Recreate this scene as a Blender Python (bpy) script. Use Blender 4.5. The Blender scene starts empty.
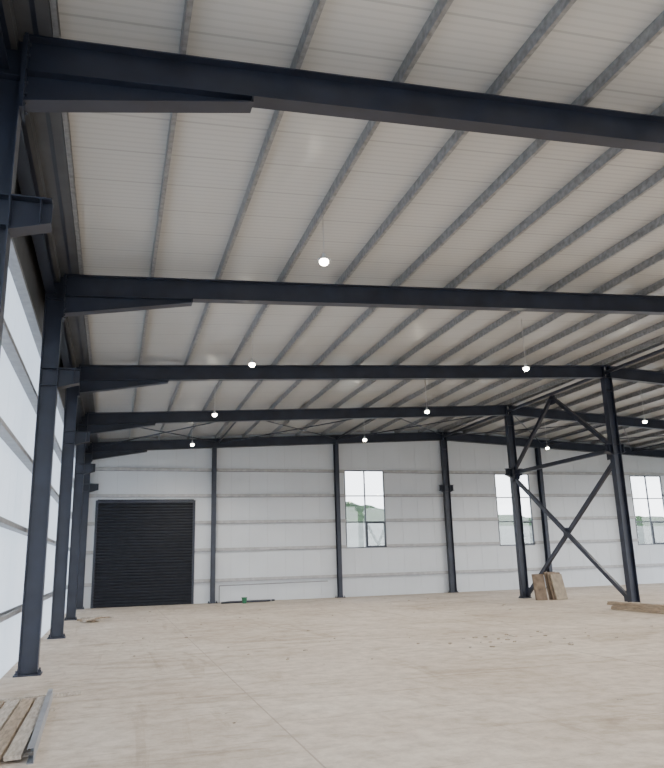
import bpy, bmesh, math, random
from mathutils import Vector, Matrix, noise
random.seed(4)
S=bpy.context.scene
# ---------------------------------------------------------------- dimensions
B=7.628; Y1=8.170; HE=8.308; SL=0.0526; XR=20.39; XW=2*XR
FY=[Y1+(k)*B for k in range(-2,5)]      # frame positions, last one = back gable
YB=FY[-1]; YF=FY[0]
YWALL=YB+0.28; XWALL=-0.42
def ztop(x):                             # top of rafter
    return HE+SL*(x if x<=XR else XW-x)
# ---------------------------------------------------------------- materials
def newmat(name):
    m=bpy.data.materials.new(name); m.use_nodes=True
    nt=m.node_tree; b=nt.nodes["Principled BSDF"]
    return m,nt,b
def N(nt,t,**k):
    n=nt.nodes.new(t)
    for a,v in k.items(): setattr(n,a,v)
    return n
def simple(name,col,rough=.5,metal=0,var=.12,scale=3,spec=.5,stretch=(1,1,1)):
    m,nt,b=newmat(name)
    tc=N(nt,"ShaderNodeTexCoord"); mp=N(nt,"ShaderNodeMapping"); mp.inputs["Scale"].default_value=stretch
    nz=N(nt,"ShaderNodeTexNoise"); nz.inputs["Scale"].default_value=scale; nz.inputs["Detail"].default_value=5
    nt.links.new(tc.outputs["Object"],mp.inputs[0]); nt.links.new(mp.outputs[0],nz.inputs["Vector"])
    r=N(nt,"ShaderNodeValToRGB")
    r.color_ramp.elements[0].position=.3; r.color_ramp.elements[1].position=.7
    r.color_ramp.elements[0].color=tuple(c*(1-var) for c in col)+(1,)
    r.color_ramp.elements[1].color=tuple(min(1,c*(1+var)) for c in col)+(1,)
    nt.links.new(nz.outputs["Fac"],r.inputs[0]); nt.links.new(r.outputs[0],b.inputs["Base Color"])
    b.inputs["Roughness"].default_value=rough; b.inputs["Metallic"].default_value=metal
    b.inputs["Specular IOR Level"].default_value=spec
    return m
M_steel=simple("navy_painted_steel",(.019,.024,.042),.38,0,.25,2,.5)
M_steeldk=simple("dark_flashing",(.075,.078,.085),.5,0,.2,2)
M_galv=simple("galvanised_purlin",(.25,.255,.262),.40,.3,.3,9)
M_girt=simple("galvanised_girt",(.28,.285,.30),.45,.2,.15,5)
M_girtb=simple("pale_girt",(.42,.415,.415),.45,.1,.15,5)
M_wall=simple("white_wall_panel",(.64,.67,.70),.35,0,.03,.6)
M_back=simple("panel_joint",(.48,.49,.51),.6)
M_door=simple("shutter_slats",(.011,.013,.019),.5,0,.2,3,.25)
M_frame=simple("window_frame_aluminium",(.12,.13,.15),.4,.3)
M_wood=simple("timber",(.33,.26,.19),.8,0,.35,4,.2,(8,1,8))
M_wood2=simple("weathered_timber",(.42,.37,.31),.8,0,.3,4,.2,(8,1,8))
M_ply=simple("plywood_edge",(.20,.15,.11),.8,0,.3,5,.2)
M_boardl=simple("fibreboard",(.30,.25,.19),.8,0,.2,5,.2)
M_green=simple("green_plastic",(.03,.16,.08),.4)
M_debris=simple("rubble",(.33,.27,.20),.9,0,.5,30)
M_grass=simple("outside_ground",(.12,.125,.105),.95,0,.3,.15,.1)
M_tree=simple("foliage",(.020,.040,.013),.9,0,.6,.35,.1)
M_cord=simple("cord",(.5,.5,.5),.6)
M_lampbody=simple("lamp_housing",(.6,.6,.6),.4)
m,nt,b=newmat("lamp_bulb"); b.inputs["Base Color"].default_value=(1,1,1,1)
b.inputs["Emission Color"].default_value=(1,.91,.72,1); b.inputs["Emission Strength"].default_value=45; M_bulb=m
# translucent left wall sheets
m,nt,b=newmat("translucent_wall_sheet")
b.inputs["Base Color"].default_value=(.80,.83,.86,1); b.inputs["Roughness"].default_value=.4
tl=N(nt,"ShaderNodeBsdfTranslucent"); tl.inputs["Color"].default_value=(.92,.95,.98,1)
mx=N(nt,"ShaderNodeMixShader"); mx.inputs[0].default_value=.6
nt.links.new(b.outputs[0],mx.inputs[1]); nt.links.new(tl.outputs[0],mx.inputs[2]); nt.links.new(mx.outputs[0],nt.nodes["Material Output"].inputs[0]); M_trans=m
# glass
m,nt,b=newmat("window_glass")
tr=N(nt,"ShaderNodeBsdfTransparent"); gl=N(nt,"ShaderNodeBsdfGlossy"); gl.inputs["Roughness"].default_value=.03
mx=N(nt,"ShaderNodeMixShader"); mx.inputs[0].default_value=.06
nt.links.new(tr.outputs[0],mx.inputs[1]); nt.links.new(gl.outputs[0],mx.inputs[2])
nt.links.new(mx.outputs[0],nt.nodes["Material Output"].inputs[0]); M_glass=m
# ceiling panels: ribs running across the building (along X), period in Y
m,nt,b=newmat("roof_liner_panel")
tc=N(nt,"ShaderNodeTexCoord"); sp=N(nt,"ShaderNodeSeparateXYZ"); nt.links.new(tc.outputs["Object"],sp.inputs[0])
def tri(period,width):
    a=N(nt,"ShaderNodeMath",operation="DIVIDE"); nt.links.new(sp.outputs["Y"],a.inputs[0]); a.inputs[1].default_value=period
    f=N(nt,"ShaderNodeMath",operation="FRACT"); nt.links.new(a.outputs[0],f.inputs[0])
    g=N(nt,"ShaderNodeMath",operation="LESS_THAN"); nt.links.new(f.outputs[0],g.inputs[0]); g.inputs[1].default_value=width/period
    return g
g1=tri(.14,.045); g2=tri(.98,.04)
ad=N(nt,"ShaderNodeMath",operation="MULTIPLY_ADD"); nt.links.new(g1.outputs[0],ad.inputs[0]); ad.inputs[1].default_value=.35; nt.links.new(g2.outputs[0],ad.inputs[2])
mixc=N(nt,"ShaderNodeMix",data_type="RGBA"); mixc.clamp_factor=True
nt.links.new(ad.outputs[0],mixc.inputs["Factor"])
mixc.inputs["A"].default_value=(.53,.53,.515,1); mixc.inputs["B"].default_value=(.42,.42,.41,1)
nt.links.new(mixc.outputs["Result"],b.inputs["Base Color"])
bp=N(nt,"ShaderNodeBump"); bp.inputs["Strength"].default_value=.25; bp.inputs["Distance"].default_value=.01; bp.invert=True
nt.links.new(ad.outputs[0],bp.inputs["Height"]); nt.links.new(bp.outputs[0],b.inputs["Normal"])
b.inputs["Roughness"].default_value=.27; b.inputs["Specular IOR Level"].default_value=.6; M_ceil=m
# floor
m,nt,b=newmat("dusty_concrete")
tc=N(nt,"ShaderNodeTexCoord")
n1=N(nt,"ShaderNodeTexNoise"); n1.inputs["Scale"].default_value=.3; n1.inputs["Detail"].default_value=8; n1.inputs["Roughness"].default_value=.65
n2=N(nt,"ShaderNodeTexNoise"); n2.inputs["Scale"].default_value=3.0; n2.inputs["Detail"].default_value=9; n2.inputs["Roughness"].default_value=.75
for n_ in (n1,n2): nt.links.new(tc.outputs["Object"],n_.inputs["Vector"])
def streak(rot,sc,nscale,lo,hi,dark):
    mp=N(nt,"ShaderNodeMapping"); mp.inputs["Rotation"].default_value=(0,0,math.radians(rot)); mp.inputs["Scale"].default_value=sc
    nt.links.new(tc.outputs["Object"],mp.inputs[0])
    n3=N(nt,"ShaderNodeTexNoise"); n3.inputs["Scale"].default_value=nscale; n3.inputs["Detail"].default_value=7; n3.inputs["Roughness"].default_value=.65; n3.inputs["Distortion"].default_value=1.2
    nt.links.new(mp.outputs[0],n3.inputs["Vector"])
    r3=N(nt,"ShaderNodeValToRGB"); r3.color_ramp.elements[0].position=lo; r3.color_ramp.elements[1].position=hi
    r3.color_ramp.elements[0].color=dark; r3.color_ramp.elements[1].color=(1,1,1,1)
    nt.links.new(n3.outputs["Fac"],r3.inputs[0]); return r3
def mul(a,b_):
    mu=N(nt,"ShaderNodeMix",data_type="RGBA",blend_type="MULTIPLY"); mu.inputs["Factor"].default_value=1
    nt.links.new(a,mu.inputs["A"]); nt.links.new(b_,mu.inputs["B"]); return mu.outputs["Result"]
r1=N(nt,"ShaderNodeValToRGB"); r1.color_ramp.elements[0].position=.35; r1.color_ramp.elements[1].position=.65
r1.color_ramp.elements[0].color=(.52,.435,.35,1); r1.color_ramp.elements[1].color=(.66,.585,.50,1)
nt.links.new(n1.outputs["Fac"],r1.inputs[0])
r2=N(nt,"ShaderNodeValToRGB"); r2.color_ramp.elements[0].position=.34; r2.color_ramp.elements[1].position=.6
r2.color_ramp.elements[0].color=(.70,.68,.65,1); r2.color_ramp.elements[1].color=(1,1,1,1)
nt.links.new(n2.outputs["Fac"],r2.inputs[0])
c=mul(r1.outputs[0],r2.outputs[0])
c=mul(c,streak(62,(.35,1.3,1),.8,.38,.47,(.83,.81,.78,1)).outputs[0])
c=mul(c,streak(-8,(2.2,.25,1),.7,.35,.43,(.86,.84,.81,1)).outputs[0])
c=mul(c,streak(20,(.18,3.5,1),.9,.34,.39,(.80,.77,.73,1)).outputs[0])
nt.links.new(c,b.inputs["Base Color"])
bp=N(nt,"ShaderNodeBump"); bp.inputs["Strength"].default_value=.5; bp.inputs["Distance"].default_value=.02
nt.links.new(n2.outputs["Fac"],bp.inputs["Height"]); nt.links.new(bp.outputs[0],b.inputs["Normal"])
b.inputs["Roughness"].default_value=.75; b.inputs["Specular IOR Level"].default_value=.3; M_floor=m
M_joint=simple("floor_joint",(.38,.32,.26),.9)
# ---------------------------------------------------------------- mesh builder
class MB:
    def __init__(s,name,mats): s.n=name; s.mats=mats; s.v=[]; s.f=[]; s.mi=[]
    def add(s,vs,fs,mi=0):
        o=len(s.v); s.v+= [tuple(v) for v in vs]; s.f+=[tuple(i+o for i in f) for f in fs]; s.mi+=[mi]*len(fs)
    def box(s,x0,x1,y0,y1,z0,z1,mi=0):
        vs=[(x,y,z) for z in (z0,z1) for y in (y0,y1) for x in (x0,x1)]
        s.add(vs,[(0,2,3,1),(4,5,7,6),(0,1,5,4),(2,6,7,3),(0,4,6,2),(1,3,7,5)],mi)
    def obox(s,c,ax,ay,az,mi=0):
        c=Vector(c); ax,ay,az=Vector(ax)/2,Vector(ay)/2,Vector(az)/2
        vs=[c+ax*i+ay*j+az*k for k in (-1,1) for j in (-1,1) for i in (-1,1)]
        s.add(vs,[(0,2,3,1),(4,5,7,6),(0,1,5,4),(2,6,7,3),(0,4,6,2),(1,3,7,5)],mi)
    def sweep(s,prof,p0,p1,u,w,mi=0,prof2=None):
        p0,p1,u,w=Vector(p0),Vector(p1),Vector(u),Vector(w); n=len(prof); q=prof2 or prof
        vs=[p0+u*a+w*b_ for a,b_ in prof]+[p1+u*a+w*b_ for a,b_ in q]
        fs=[(i,(i+1)%n,n+(i+1)%n,n+i) for i in range(n)]+[tuple(range(n-1,-1,-1)),tuple(range(n,2*n))]
        s.add(vs,fs,mi)
    def tube(s,p0,p1,r,mi=0,n=10,r2=None):
        p0,p1=Vector(p0),Vector(p1); d=(p1-p0).normalized()
        u=d.cross(Vector((0,0,1)) if abs(d.z)<.9 else Vector((1,0,0))).normalized(); w=d.cross(u)
        pr=[(r*math.cos(2*math.pi*i/n),r*math.sin(2*math.pi*i/n)) for i in range(n)]
        k=(r2 if r2 is not None else r)/r
        s.sweep(pr,p0,p1,u,w,mi,[(a*k,b_*k) for a,b_ in pr])
    def done(s,smooth=False,parent=None):
        me=bpy.data.meshes.new(s.n); me.from_pydata(s.v,[],s.f)
        for mt in s.mats: me.materials.append(mt)
        for p,i in zip(me.polygons,s.mi): p.material_index=i; p.use_smooth=smooth
        bm=bmesh.new(); bm.from_mesh(me); bmesh.ops.recalc_face_normals(bm,faces=bm.faces); bm.to_mesh(me); bm.free()
        o=bpy.data.objects.new(s.n,me); S.collection.objects.link(o)
        if parent: o.parent=parent
        return o
def isec(h,w,tf=.018,tw=.012):   # a = along height, b = along flange width, centred
    a,b_,c=h/2,w/2,tw/2
    return [(-a,-b_),(-a,b_),(-a+tf,b_),(-a+tf,c),(a-tf,c),(a-tf,b_),(a,b_),(a,-b_),(a-tf,-b_),(a-tf,-c),(-a+tf,-c),(-a+tf,-b_)]
def csec(h,w,t=.006,lip=.02):
    a=h/2
    return [(-a,0),(-a,w),(-a+lip,w),(-a+lip,w-t),(-a+t,w-t),(-a+t,t),(a-t,t),(a-t,w-t),(a-lip,w-t),(a-lip,w),(a,w),(a,0)]
# ---------------------------------------------------------------- floor / outside
fl=MB("floor",[M_floor,M_joint]); fl.box(XWALL-.1,XW+.5,YF-.4,YWALL+.1,-.25,0)
for x in (3.62,10.9,18.2,25.5,33): fl.box(x-.010,x+.010,YF,YWALL-.1,0,.0015,1)
fl.done()
g=MB("outside_ground",[M_grass]); g.box(-300,400,-300,400,-.9,-.3)
def terrain(mb,y0,y1,h0,h1,ny,rough,mi=0,nx=200):
    vs=[];fs=[]
    for jx in range(ny):
        for i in range(nx):
            t=jx/(ny-1); y=y0+(y1-y0)*t; x=-80+i*330/(nx-1)
            k=1-.0022*max(0,x-40)
            z=(h0+(h1-h0)*t)*k+rough*noise.noise(Vector((x*.25,y*.25,1)))+rough*2*noise.noise(Vector((x*.04,y*.04,5)))*t
            vs.append((x,y,z-.3))
    for jx in range(ny-1):
        for i in range(nx-1): a=jx*nx+i; fs.append((a,a+1,a+nx+1,a+nx))
    mb.add(vs,fs,mi)
terrain(g,55,141,-.5,9.6,12,.15); g.done(True)
hl=MB("tree_covered_hill",[M_tree]); terrain(hl,138,190,8.5,17.5,14,1.2); hl.done(True)
# ---------------------------------------------------------------- ceiling
ce=MB("ceiling",[M_ceil])
PD=.20
for xa,xb in ((XWALL-.3,XR),(XR,XW+.7)):
    za=ztop(xa)+PD+.005; zb=ztop(xb)+PD+.005; 
    vs=[(xa,YF-.5,za),(xb,YF-.5,zb),(xb,YWALL+.3,zb),(xa,YWALL+.3,za)]; vs+=[(x,y,z+.08) for x,y,z in vs]
    ce.add(vs,[(0,1,2,3),(7,6,5,4),(0,4,5,1),(1,5,6,2),(2,6,7,3),(3,7,4,0)])
ce.done()
pu=MB("roof_purlins",[M_galv])
xs=[.524+1.53*k for k in range(13)]+[XR-.22]
xs=xs+[XW-x for x in xs]
for x in xs:
    sgn=1 if x<XR else -1
    up=Vector((-SL*sgn,0,1)).normalized(); side=Vector((1,0,SL*sgn)).normalized()
    pu.sweep(csec(PD,.07),(x,YF-.3,ztop(x)+PD/2),(x,YWALL-.01,ztop(x)+PD/2),up,side*sgn)
pu.done()
# ---------------------------------------------------------------- columns
CORB=6.17
frames=[]
for y in FY:
    em=bpy.data.objects.new("steel_portal_frame",None); em.empty_display_size=.5; em.location=(0,0,0); S.collection.objects.link(em); frames.append(em)
def column(x,y,sides,h,gable,name,parent):
    c=MB(name,[M_steel]); zt=h if h else ztop(x)-.02
    if gable:
        c.sweep(isec(.32,.22),(x,y,0.02),(x,y,zt),(0,1,0),(1,0,0))
    else:
        c.sweep(isec(.36,.26),(x,y,0.02),(x,y,zt),(1,0,0),(0,1,0))
        for z in (CORB-.01,CORB-.38,zt-.55):
            c.box(x-.165,x+.165,y-.12,y+.12,z-.008,z+.008)
    c.box(x-.25,x+.25,y-.2,y+.2,0,.03)
    for dx in (-.2,.2):
        for dy in (-.15,.15): c.tube((x+dx,y+dy,.03),(x+dx,y+dy,.11),.016,0,6); c.tube((x+dx,y+dy,.03),(x+dx,y+dy,.06),.03,0,6)
    for sd in sides:
        L_=.62 if len(sides)==1 else .45
        x0=x+sd*.18; x1=x+sd*L_
        a,b_=min(x0,x1),max(x0,x1)
        c.box(a,b_,y-.12,y+.12,CORB-.018,CORB)
        pr=[(x0,CORB-.018),(x1,CORB-.018),(x1,CORB-.30),(x0,CORB-.42)]
        c.add([(px,y-.007,pz) for px,pz in pr]+[(px,y+.007,pz) for px,pz in pr],[(0,1,2,3),(7,6,5,4),(0,4,5,1),(1,5,6,2),(2,6,7,3),(3,7,4,0)])
        c.add([(x0,y-.12,CORB-.42),(x1,y-.12,CORB-.30),(x1,y+.12,CORB-.30),(x0,y+.12,CORB-.42),(x0,y-.12,CORB-.436),(x1,y-.12,CORB-.316),(x1,y+.12,CORB-.316),(x0,y+.12,CORB-.436)],[(0,1,2,3),(7,6,5,4),(0,4,5,1),(1,5,6,2),(2,6,7,3),(3,7,4,0)])
        xm=x+sd*(L_-.12); c.box(xm-.006,xm+.006,y-.12,y+.12,CORB-.33,CORB-.018)
    return c.done(parent=parent)
for y,em in zip(FY,frames):
    column(0.03,y,(1,),None,False,"column_left",em)
    column(XR,y,(-1,1),ztop(XR)-.5,False,"column_middle",em)
    column(XW-.03,y,(-1,),None,False,"column_right",em)
for x in (6.59,13.56,XW-13.9,XW-8.1): column(x,YB,(),ztop(x)-.51,True,"gable_column",frames[-1])
# ---------------------------------------------------------------- rafters
def rafter(y,mir,parent):
    r=MB("rafter",[M_steel]); D=.48; W=.25
    X=(lambda x:XW-x) if mir else (lambda x:x)
    xa,xb=.22,XR-.02
    def strip(x0,zt0,zb0,x1,zt1,zb1,hw):
        vs=[(X(x0),y-hw,zb0),(X(x1),y-hw,zb1),(X(x1),y-hw,zt1),(X(x0),y-hw,zt0),(X(x0),y+hw,zb0),(X(x1),y+hw,zb1),(X(x1),y+hw,zt1),(X(x0),y+hw,zt0)]
        r.add(vs,[(0,1,2,3),(7,6,5,4),(0,4,5,1),(1,5,6,2),(2,6,7,3),(3,7,4,0)])
    T=lambda x:HE+SL*x
    strip(xa,T(xa),T(xa)-.02,xb,T(xb),T(xb)-.02,W/2)
    strip(xa,T(xa)-.02,T(xa)-D,xb,T(xb)-.02,T(xb)-D,.006)
    strip(xa,T(xa)-D,T(xa)-D-.02,xb,T(xb)-D,T(xb)-D-.02,W/2)
    hx=3.02; zb0=7.42; zb1=T(hx)-D-.09
    strip(xa,T(xa)-D-.02,zb0,hx,T(hx)-D-.02,zb1,.006)
    strip(xa,zb0,zb0-.02,hx,zb1,zb1-.02,W/2)
    r.box(min(X(hx-.02),X(hx)),max(X(hx-.02),X(hx)),y-W/2,y+W/2,zb1-.02,T(hx)-D)
    a,b_=sorted((X(xa-.01),X(xa+.03))); r.box(a,b_,y-.15,y+.15,zb0-.12,T(xa)+.0)
    for zz in (zb0-.05,zb0+.1,zb0+.25,T(xa)-.12,T(xa)-.27):
        for dy in (-.09,.09): r.tube((X(xa+.03),y+dy,zz),(X(xa+.06),y+dy,zz),.02,0,6)
    a,b_=sorted((X(XR-.15),X(XR-.135))); r.box(a,b_,y-W/2,y+W/2,T(XR)-D,T(XR)-.02)
    return r.done(parent=parent)
for y,em in zip(FY,frames):
    rafter(y,False,em); rafter(y,True,em)
# ---------------------------------------------------------------- eave struts, ridge strut, roof bracing
e=MB("eave_strut",[M_steel,M_steeldk])
e.sweep(isec(.30,.2),(-.05,YF,8.02),(-.05,YB,8.02),(0,0,1),(1,0,0))
for s_ in (0,1):
    xx=lambda a,b_: (a,b_) if not s_ else (XW-b_,XW-a)
    a,b_=xx(-.36,-.30); e.box(a,b_,YF-.3,YWALL-.16,7.25,8.45,1)
    a,b_=xx(-.36,.52); e.box(a,b_,YF-.3,YWALL-.16,8.345,8.37,1)
    a,b_=xx(.05,.12); e.box(a,b_,YF-.3,YWALL-.16,8.16,8.345,1)
    a,b_=xx(.30,.36); e.box(a,b_,YF-.3,YWALL-.16,8.34,8.345,0)
e.done()
r=MB("ridge_strut",[M_steel]); r.tube((XR,YF,ztop(XR)-.28),(XR,YB,ztop(XR)-.28),.075,0,12); r.done()
rb=MB("roof_cross_bracing",[M_steel])
zz=lambda x:ztop(x)-.2
nodes=[.3,6.8,13.6,XR,XW-13.6,XW-6.8,XW-.3]
for ya,yb in ((FY[-2],FY[-1]),):
    for a,b_ in zip(nodes[:-1],nodes[1:]):
        rb.tube((a,ya,zz(a)),(b_,yb,zz(b_)),.03,0,6); rb.tube((b_,ya,zz(b_)-.07),(a,yb,zz(a)-.07),.03,0,6)
    for a in nodes[1:-1]:
        if a!=XR: rb.tube((a,ya,zz(a)),(a,yb,zz(a)),.05,0,8)
rb.done()
# ---------------------------------------------------------------- column cross bracing
cb=MB("column_cross_bracing",[M_steel])
y3,y4=FY[4],FY[5]
def brace(p,q,dx=0):
    p=Vector(p);q=Vector(q);d=(q-p).normalized(); u=Vector((1,0,0)); w=d.cross(u)
    t=.085
    cb.sweep([(-.06+dx,-t),(.06+dx,-t),(.06+dx,t),(-.06+dx,t)],p,q,u,w)
brace((XR,y3+.15,.25),(XR,y4-.15,5.65),-.045); brace((XR,y4-.15,.15),(XR,y3+.15,5.55),.075)
brace((XR,y3+.15,5.95),(XR,y4-.15,5.95))
brace((XR,y3+.15,6.1),(XR,(y3+y4)/2,8.95)); brace((XR,y4-.15,6.1),(XR,(y3+y4)/2,8.95))
ym=(y3+y4)/2
for y,z in ((y3+.33,.35),(y4-.33,.3),(y3+.33,5.8),(y4-.33,5.8),(ym,2.9),(ym,8.8)):
    cb.box(XR-.008,XR+.008,y-.2,y+.2,z-.2,z+.2)
cb.done()
# ---------------------------------------------------------------- walls with openings
def sx(x): return 1.5+(x-1.5)*1.007
def szz(z): return 2+(z-2)*1.007
W_=[(sx(14.0),sx(16.42),szz(2.62),szz(7.0)),(sx(23.65),sx(26.05),szz(2.55),szz(6.87)),(sx(33.55),sx(36.0),szz(2.4),szz(6.82))]
DR=(sx(.55),sx(5.62),0,szz(5.32))
opens=W_+[DR]
def panels(mb,axis,a0,a1,plane,sign,opens,step=1.0,thick=.06,topf=None):
    cuts=set([a0,a1]); k=a0
    while k<a1: cuts.add(k); k+=step
    edges=set(cuts)
    for o_ in opens: edges.add(o_[0]); edges.add(o_[1])
    E=sorted(edges)
    for p,q in zip(E[:-1],E[1:]):
        if q-p<.02: continue
        ga=.004 if p in cuts else 0; gb=.004 if q in cuts else 0
        segs=[(0,None)]
        for o_ in opens:
            if p>=o_[0]-1e-6 and q<=o_[1]+1e-6:
                segs=([(0,o_[2])] if o_[2]>0.01 else [])+[(o_[3],None)]
        for z0,z1 in segs:
            for (pp,qq,off,mi) in (((p+ga,q-gb,0,0),(p,q,.012,1)) if sign>0 else ((p+ga,q-gb,0,0),)):
                zt0=z1 if z1 is not None else topf(pp); zt1=z1 if z1 is not None else topf(qq)
                n0=plane+sign*off; n1=plane+sign*thick
                if mi==1: n1=plane+sign*(thick+.01)
                if axis=='x': vs=[(pp,n0,z0),(qq,n0,z0),(qq,n0,zt1),(pp,n0,zt0),(pp,n1,z0),(qq,n1,z0),(qq,n1,zt1),(pp,n1,zt0)]
                else: vs=[(n0,pp,z0),(n0,qq,z0),(n0,qq,zt1),(n0,pp,zt0),(n1,pp,z0),(n1,qq,z0),(n1,qq,zt1),(n1,pp,zt0)]
                mb.add(vs,[(0,1,2,3),(7,6,5,4),(0,4,5,1),(1,5,6,2),(2,6,7,3),(3,7,4,0)],mi)
wb=MB("wall_back",[M_wall,M_back])
panels(wb,'x',XWALL,XW+.42,YWALL,1,opens,1.0,.06,lambda x:ztop(x)+PD)
wb.done()
wl=MB("wall_left",[M_trans,M_back])
panels(wl,'y',YF-.3,YWALL,XWALL,-1,[],1.0,.03,lambda y:ztop(0)+PD-.03)
wl.done()
GZ=[1.15,2.73,4.17,5.59,6.98]
gt=MB("wall_girts_back",[M_girtb,M_girt])
for z in GZ:
    xsn=[(XWALL+.05,XW+.3)]
    for o_ in opens:
        new=[]
        for a,b_ in xsn:
            if o_[2]-.05<z<o_[3]+.05 and a<o_[0] and b_>o_[1]: new+=[(a,o_[0]),(o_[1],b_)]
            else: new.append((a,b_))
        xsn=new
    for a,b_ in xsn: gt.sweep(csec(.14,.07),(a,YWALL-.11,z),(b_,YWALL-.11,z),(0,0,1),(0,1,0)); gt.box(a,b_,YWALL-.112,YWALL-.005,z-.10,z-.071,1)  # darker strip under each girt stands in for its shadow line
gt.done()
gl_=MB("wall_girts_left",[M_girt])
for z in GZ: gl_.sweep(csec(.18,.09),(XWALL+.11,YF-.2,z),(XWALL+.11,YWALL-.13,z),(1,0,0),(0,0,1))
gl_.done()
for i,(a,b_,z0,z1) in enumerate(W_):
    w=MB("window_%d"%(i+1),[M_frame,M_glass,M_steel]); yy0,yy1=YWALL-.02,YWALL+.06
    t=.06
    w.box(a,b_,yy0,yy1,z0,z0+t); w.box(a,b_,yy0,yy1,z1-t,z1); w.box(a,a+t,yy0,yy1,z0+t,z1-t); w.box(b_-t,b_,yy0,yy1,z0+t,z1-t)
    mxx=(a+b_)/2; h=z1-z0
    w.box(mxx-.035,mxx+.035,yy0,yy1,z0+t,z1-t)
    for fz in (.33,.665):
        z=z0+h*fz; w.box(a+t,mxx-.035,yy0+.005,yy1-.005,z-.03,z+.03); w.box(mxx+.035,b_-t,yy0+.005,yy1-.005,z-.03,z+.03)
    s0,s1,q0,q1=mxx+.035,b_-t,z0+t,z0+h*.33-.03; u=.06
    w.box(s0,s1,yy0-.03,yy0+.01,q0,q0+u,2); w.box(s0,s1,yy0-.03,yy0+.01,q1-u,q1,2); w.box(s0,s0+u,yy0-.03,yy0+.01,q0+u,q1-u,2); w.box(s1-u,s1,yy0-.03,yy0+.01,q0+u,q1-u,2)
    w.box(a+t,b_-t,YWALL+.02,YWALL+.025,z0+t,z1-t,1)
    w.done()
d=MB("door_1",[M_door,M_steel,M_girt]); a,b_,_,zt=DR
a+=.01;b_-=.01;zt-=.01
z=0.0; p=.15
while z<zt-.05:
    zz1=min(z+p,zt)
    pr=[(0,z),(-.022,z+.02),(-.03,z+p*.5),(-.022,z+p-.03),(0,z+p-.012),(0,zz1),(.03,zz1),(.03,z)]
    n=len(pr)
    vs=[(a+.08,YWALL+o_,zz_) for o_,zz_ in pr]+[(b_-.08,YWALL+o_,zz_) for o_,zz_ in pr]
    d.add(vs,[(i,(i+1)%n,n+(i+1)%n,n+i) for i in range(n)]+[tuple(range(n)),tuple(range(2*n-1,n-1,-1))]); z+=p
d.box(a,a+.12,YWALL-.10,YWALL+.05,0,zt,1); d.box(b_-.12,b_,YWALL-.10,YWALL+.05,0,zt,1)
d.box(a,b_,YWALL-.12,YWALL+.05,zt-.12,zt,1)
d.done()
# ---------------------------------------------------------------- lamps
lamps=[(5.16,12.15),(5.15,19.67),(5.05,27.04),(4.95,34.35),(13.52,18.51),(13.16,25.15),(12.9,31.87),(23.93,25.62),(13.6,11.5),(23.9,33.2),(24,18),(33,18.2),(33,25.6),(33,33),
 (24,10),(33,10),(5.1,4.4),(13.6,4.2),(24,3),(33,3),(5.1,-3),(13.6,-3),(24,-4)]  # unseen lamps off to the right and behind camera, added to light the floor
for x,y in lamps:
    z=7.59
    l=MB("pendant_lamp",[M_lampbody,M_bulb,M_cord])
    zc=ztop(x)+PD
    l.tube((x,y,z+.16),(x,y,zc),.009,2,6)
    l.tube((x,y,z+.06),(x,y,z+.17),.05,0,14,.035)
    l.tube((x,y,z+.045),(x,y,z+.065),.13,0,18,.07)
    n=14; prof=[(.06,.05),(.09,.02),(.09,-.02),(.065,-.055),(.02,-.07)]
    for (ra,za),(rb_,zb) in zip(prof[:-1],prof[1:]): l.tube((x,y,z+za),(x,y,z+zb),ra,1,n,rb_)
    lo=l.done(True)
    ld=bpy.data.lights.new("bulb_light","SPOT"); ld.spot_size=math.radians(165); ld.spot_blend=.6; ld.energy=680; ld.shadow_soft_size=.3; ld.color=(1,.95,.88)
    bo=bpy.data.objects.new("bulb_light",ld); bo.location=(x,y,z-.35); S.collection.objects.link(bo); bo.parent=lo
# ---------------------------------------------------------------- timber etc.
t=MB("timber_planks",[M_wood,M_wood2,M_girt])
for i,xx in enumerate((-.05,.16,.37,.56)):
    t.obox((xx+.02*random.random(),10.7+random.uniform(-.1,.1),.055),(.17,.01*i,0),(0,3.7,0),(0,0,.05),i%2)
for yy in (9.2,11.8): t.box(-.2,.8,yy-.05,yy+.05,0,.03,1)
t.sweep(csec(.16,.07),(.80,8.8,.08),(.70,12.75,.08),(0,0,1),(-1,0,0),2)
t.obox((.35,12.85,.03),(1.5,.35,0),(-.02,.06,0),(0,0,.05),1)
t.done()
t=MB("lumber_stack",[M_wood,M_wood2])
for i in range(16):
    x=18.95+(i%5)*.24; z=.04+(i//5)*.07
    ang=random.uniform(-.04,.04)
    L=random.uniform(3.4,4.2); c=Vector((x-.1,20.9+random.uniform(-.35,.35),z))
    t.obox(c,(.2,0,0),(math.sin(ang)*L,math.cos(ang)*L,0),(0,0,.06),(i+i//4)%2)
t.done()
t=MB("leaning_boards",[M_ply,M_boardl])
def lean(xc,yc,w,h,th,tilt,yaw,mi):
    R=Matrix.Rotation(yaw,3,'Z')@Matrix.Rotation(-tilt,3,'X')
    t.obox(Vector((xc,yc,0))+R@Vector((0,0,h/2))+Vector((0,0,th/2*math.sin(tilt))),R@Vector((w,0,0)),R@Vector((0,th,0)),R@Vector((0,0,h)),mi)
lean(20.05,29.1,.55,1.15,.05,.22,-.2,0); lean(20.0,29.0,.5,1.05,.05,.24,-.2,0)
lean(20.85,28.9,.8,1.2,.05,.2,.25,0); lean(20.9,28.78,.7,1.12,.05,.22,.25,1); lean(20.7,29.05,.6,1.22,.05,.18,.1,0)
t.done()
t=MB("timber_offcuts",[M_wood,M_wood2])
for i in range(10):
    an=random.uniform(0,3.1); L=random.uniform(.5,1.3)
    t.obox((.85+random.uniform(-.15,.3),29.6+random.uniform(-.6,.6),.035+i*.012),(math.cos(an)*L,math.sin(an)*L,0),(-math.sin(an)*.12,math.cos(an)*.12,0),(0,0,.05),i%2)
t.done()
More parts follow.
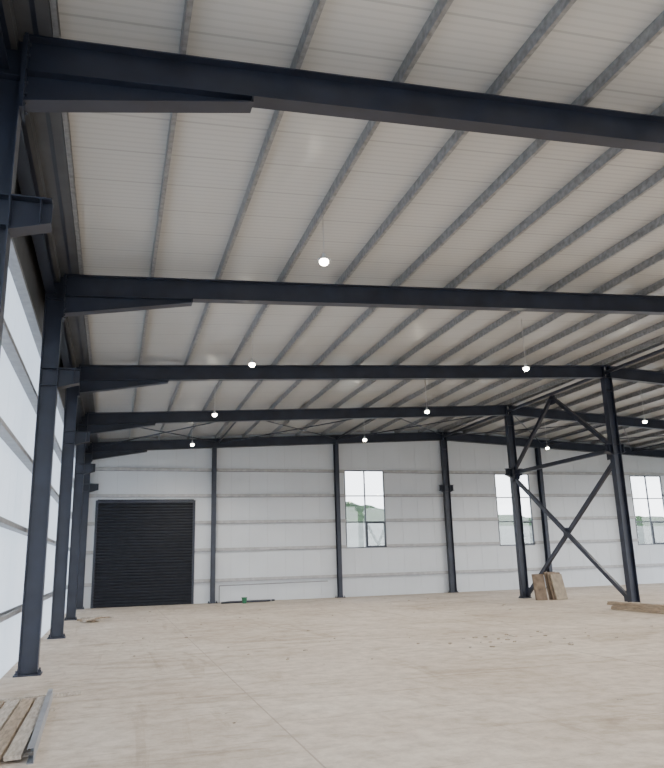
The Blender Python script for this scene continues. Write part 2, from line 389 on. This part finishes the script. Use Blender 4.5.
t=MB("pipe_bundle",[M_girt,M_steel])
for i in range(5): t.tube((6.9+i*.1,37.7+i*.12,.05),(9.4+i*.1,37.9+i*.1,.05),.045,1 if i!=2 else 0,8)
t.done()
t=MB("conduit",[M_girt]); t.tube((6.95,YWALL-.16,.86),(12.9,YWALL-.16,.90),.025,0,8); t.tube((6.95,YWALL-.16,0),(6.95,YWALL-.16,.86),.025,0,8); t.done()
t=MB("green_bucket",[M_green]); t.tube((8.0,37.2,0),(8.0,37.2,.28),.10,0,14,.14); t.tube((8.0,37.2,.28),(8.0,37.2,.30),.155,0,14); t.done()
t=MB("floor_debris",[M_debris,M_wood2])
for i in range(130):
    x=random.uniform(1.5,18) ; y=random.uniform(9,36); s=random.uniform(.015,.05)
    if i<34: x=11+random.gauss(0,1.2); y=16.5+random.gauss(0,.9); s*=1.3
    an=random.uniform(0,3.1); L=s*random.uniform(1,2.5)
    t.obox((x,y,s*.2),(math.cos(an)*L,math.sin(an)*L,0),(-math.sin(an)*s,math.cos(an)*s,0),(0,0,s*.4),i%2)
t.done()
# ---------------------------------------------------------------- light
w=bpy.data.worlds.new("World"); S.world=w; w.use_nodes=True; nt=w.node_tree; bg=nt.nodes["Background"]
tc=N(nt,"ShaderNodeTexCoord"); sp=N(nt,"ShaderNodeSeparateXYZ"); nt.links.new(tc.outputs["Generated"],sp.inputs[0])
cr=N(nt,"ShaderNodeValToRGB"); cr.color_ramp.elements[0].position=0; cr.color_ramp.elements[0].color=(.93,.96,1,1)
cr.color_ramp.elements[1].position=.7; cr.color_ramp.elements[1].color=(.65,.78,1,1)
nt.links.new(sp.outputs["Z"],cr.inputs[0]); nt.links.new(cr.outputs[0],bg.inputs["Color"]); bg.inputs["Strength"].default_value=5.7
sn=bpy.data.lights.new("sun","SUN"); sn.energy=4; sn.angle=.02; so=bpy.data.objects.new("sun",sn); S.collection.objects.link(so)
so.rotation_euler=(math.radians(35),0,math.radians(-15))
# ---------------------------------------------------------------- camera
pitch,yaw,roll,f=.2439,.2991,-.0285,707.94
F=Vector((math.sin(yaw)*math.cos(pitch),math.cos(yaw)*math.cos(pitch),math.sin(pitch)))
R0=Vector((math.cos(yaw),-math.sin(yaw),0)); U0=R0.cross(F)
R=R0*math.cos(roll)+U0*math.sin(roll); U=-R0*math.sin(roll)+U0*math.cos(roll)
cd=bpy.data.cameras.new("camera"); co=bpy.data.objects.new("camera",cd); S.collection.objects.link(co)
co.matrix_world=Matrix(((R.x,U.x,-F.x,1.5047),(R.y,U.y,-F.y,0),(R.z,U.z,-F.z,2.0),(0,0,0,1)))
cd.sensor_fit='VERTICAL'; cd.sensor_height=36; cd.lens=f*36/768; cd.clip_end=1000
S.camera=co
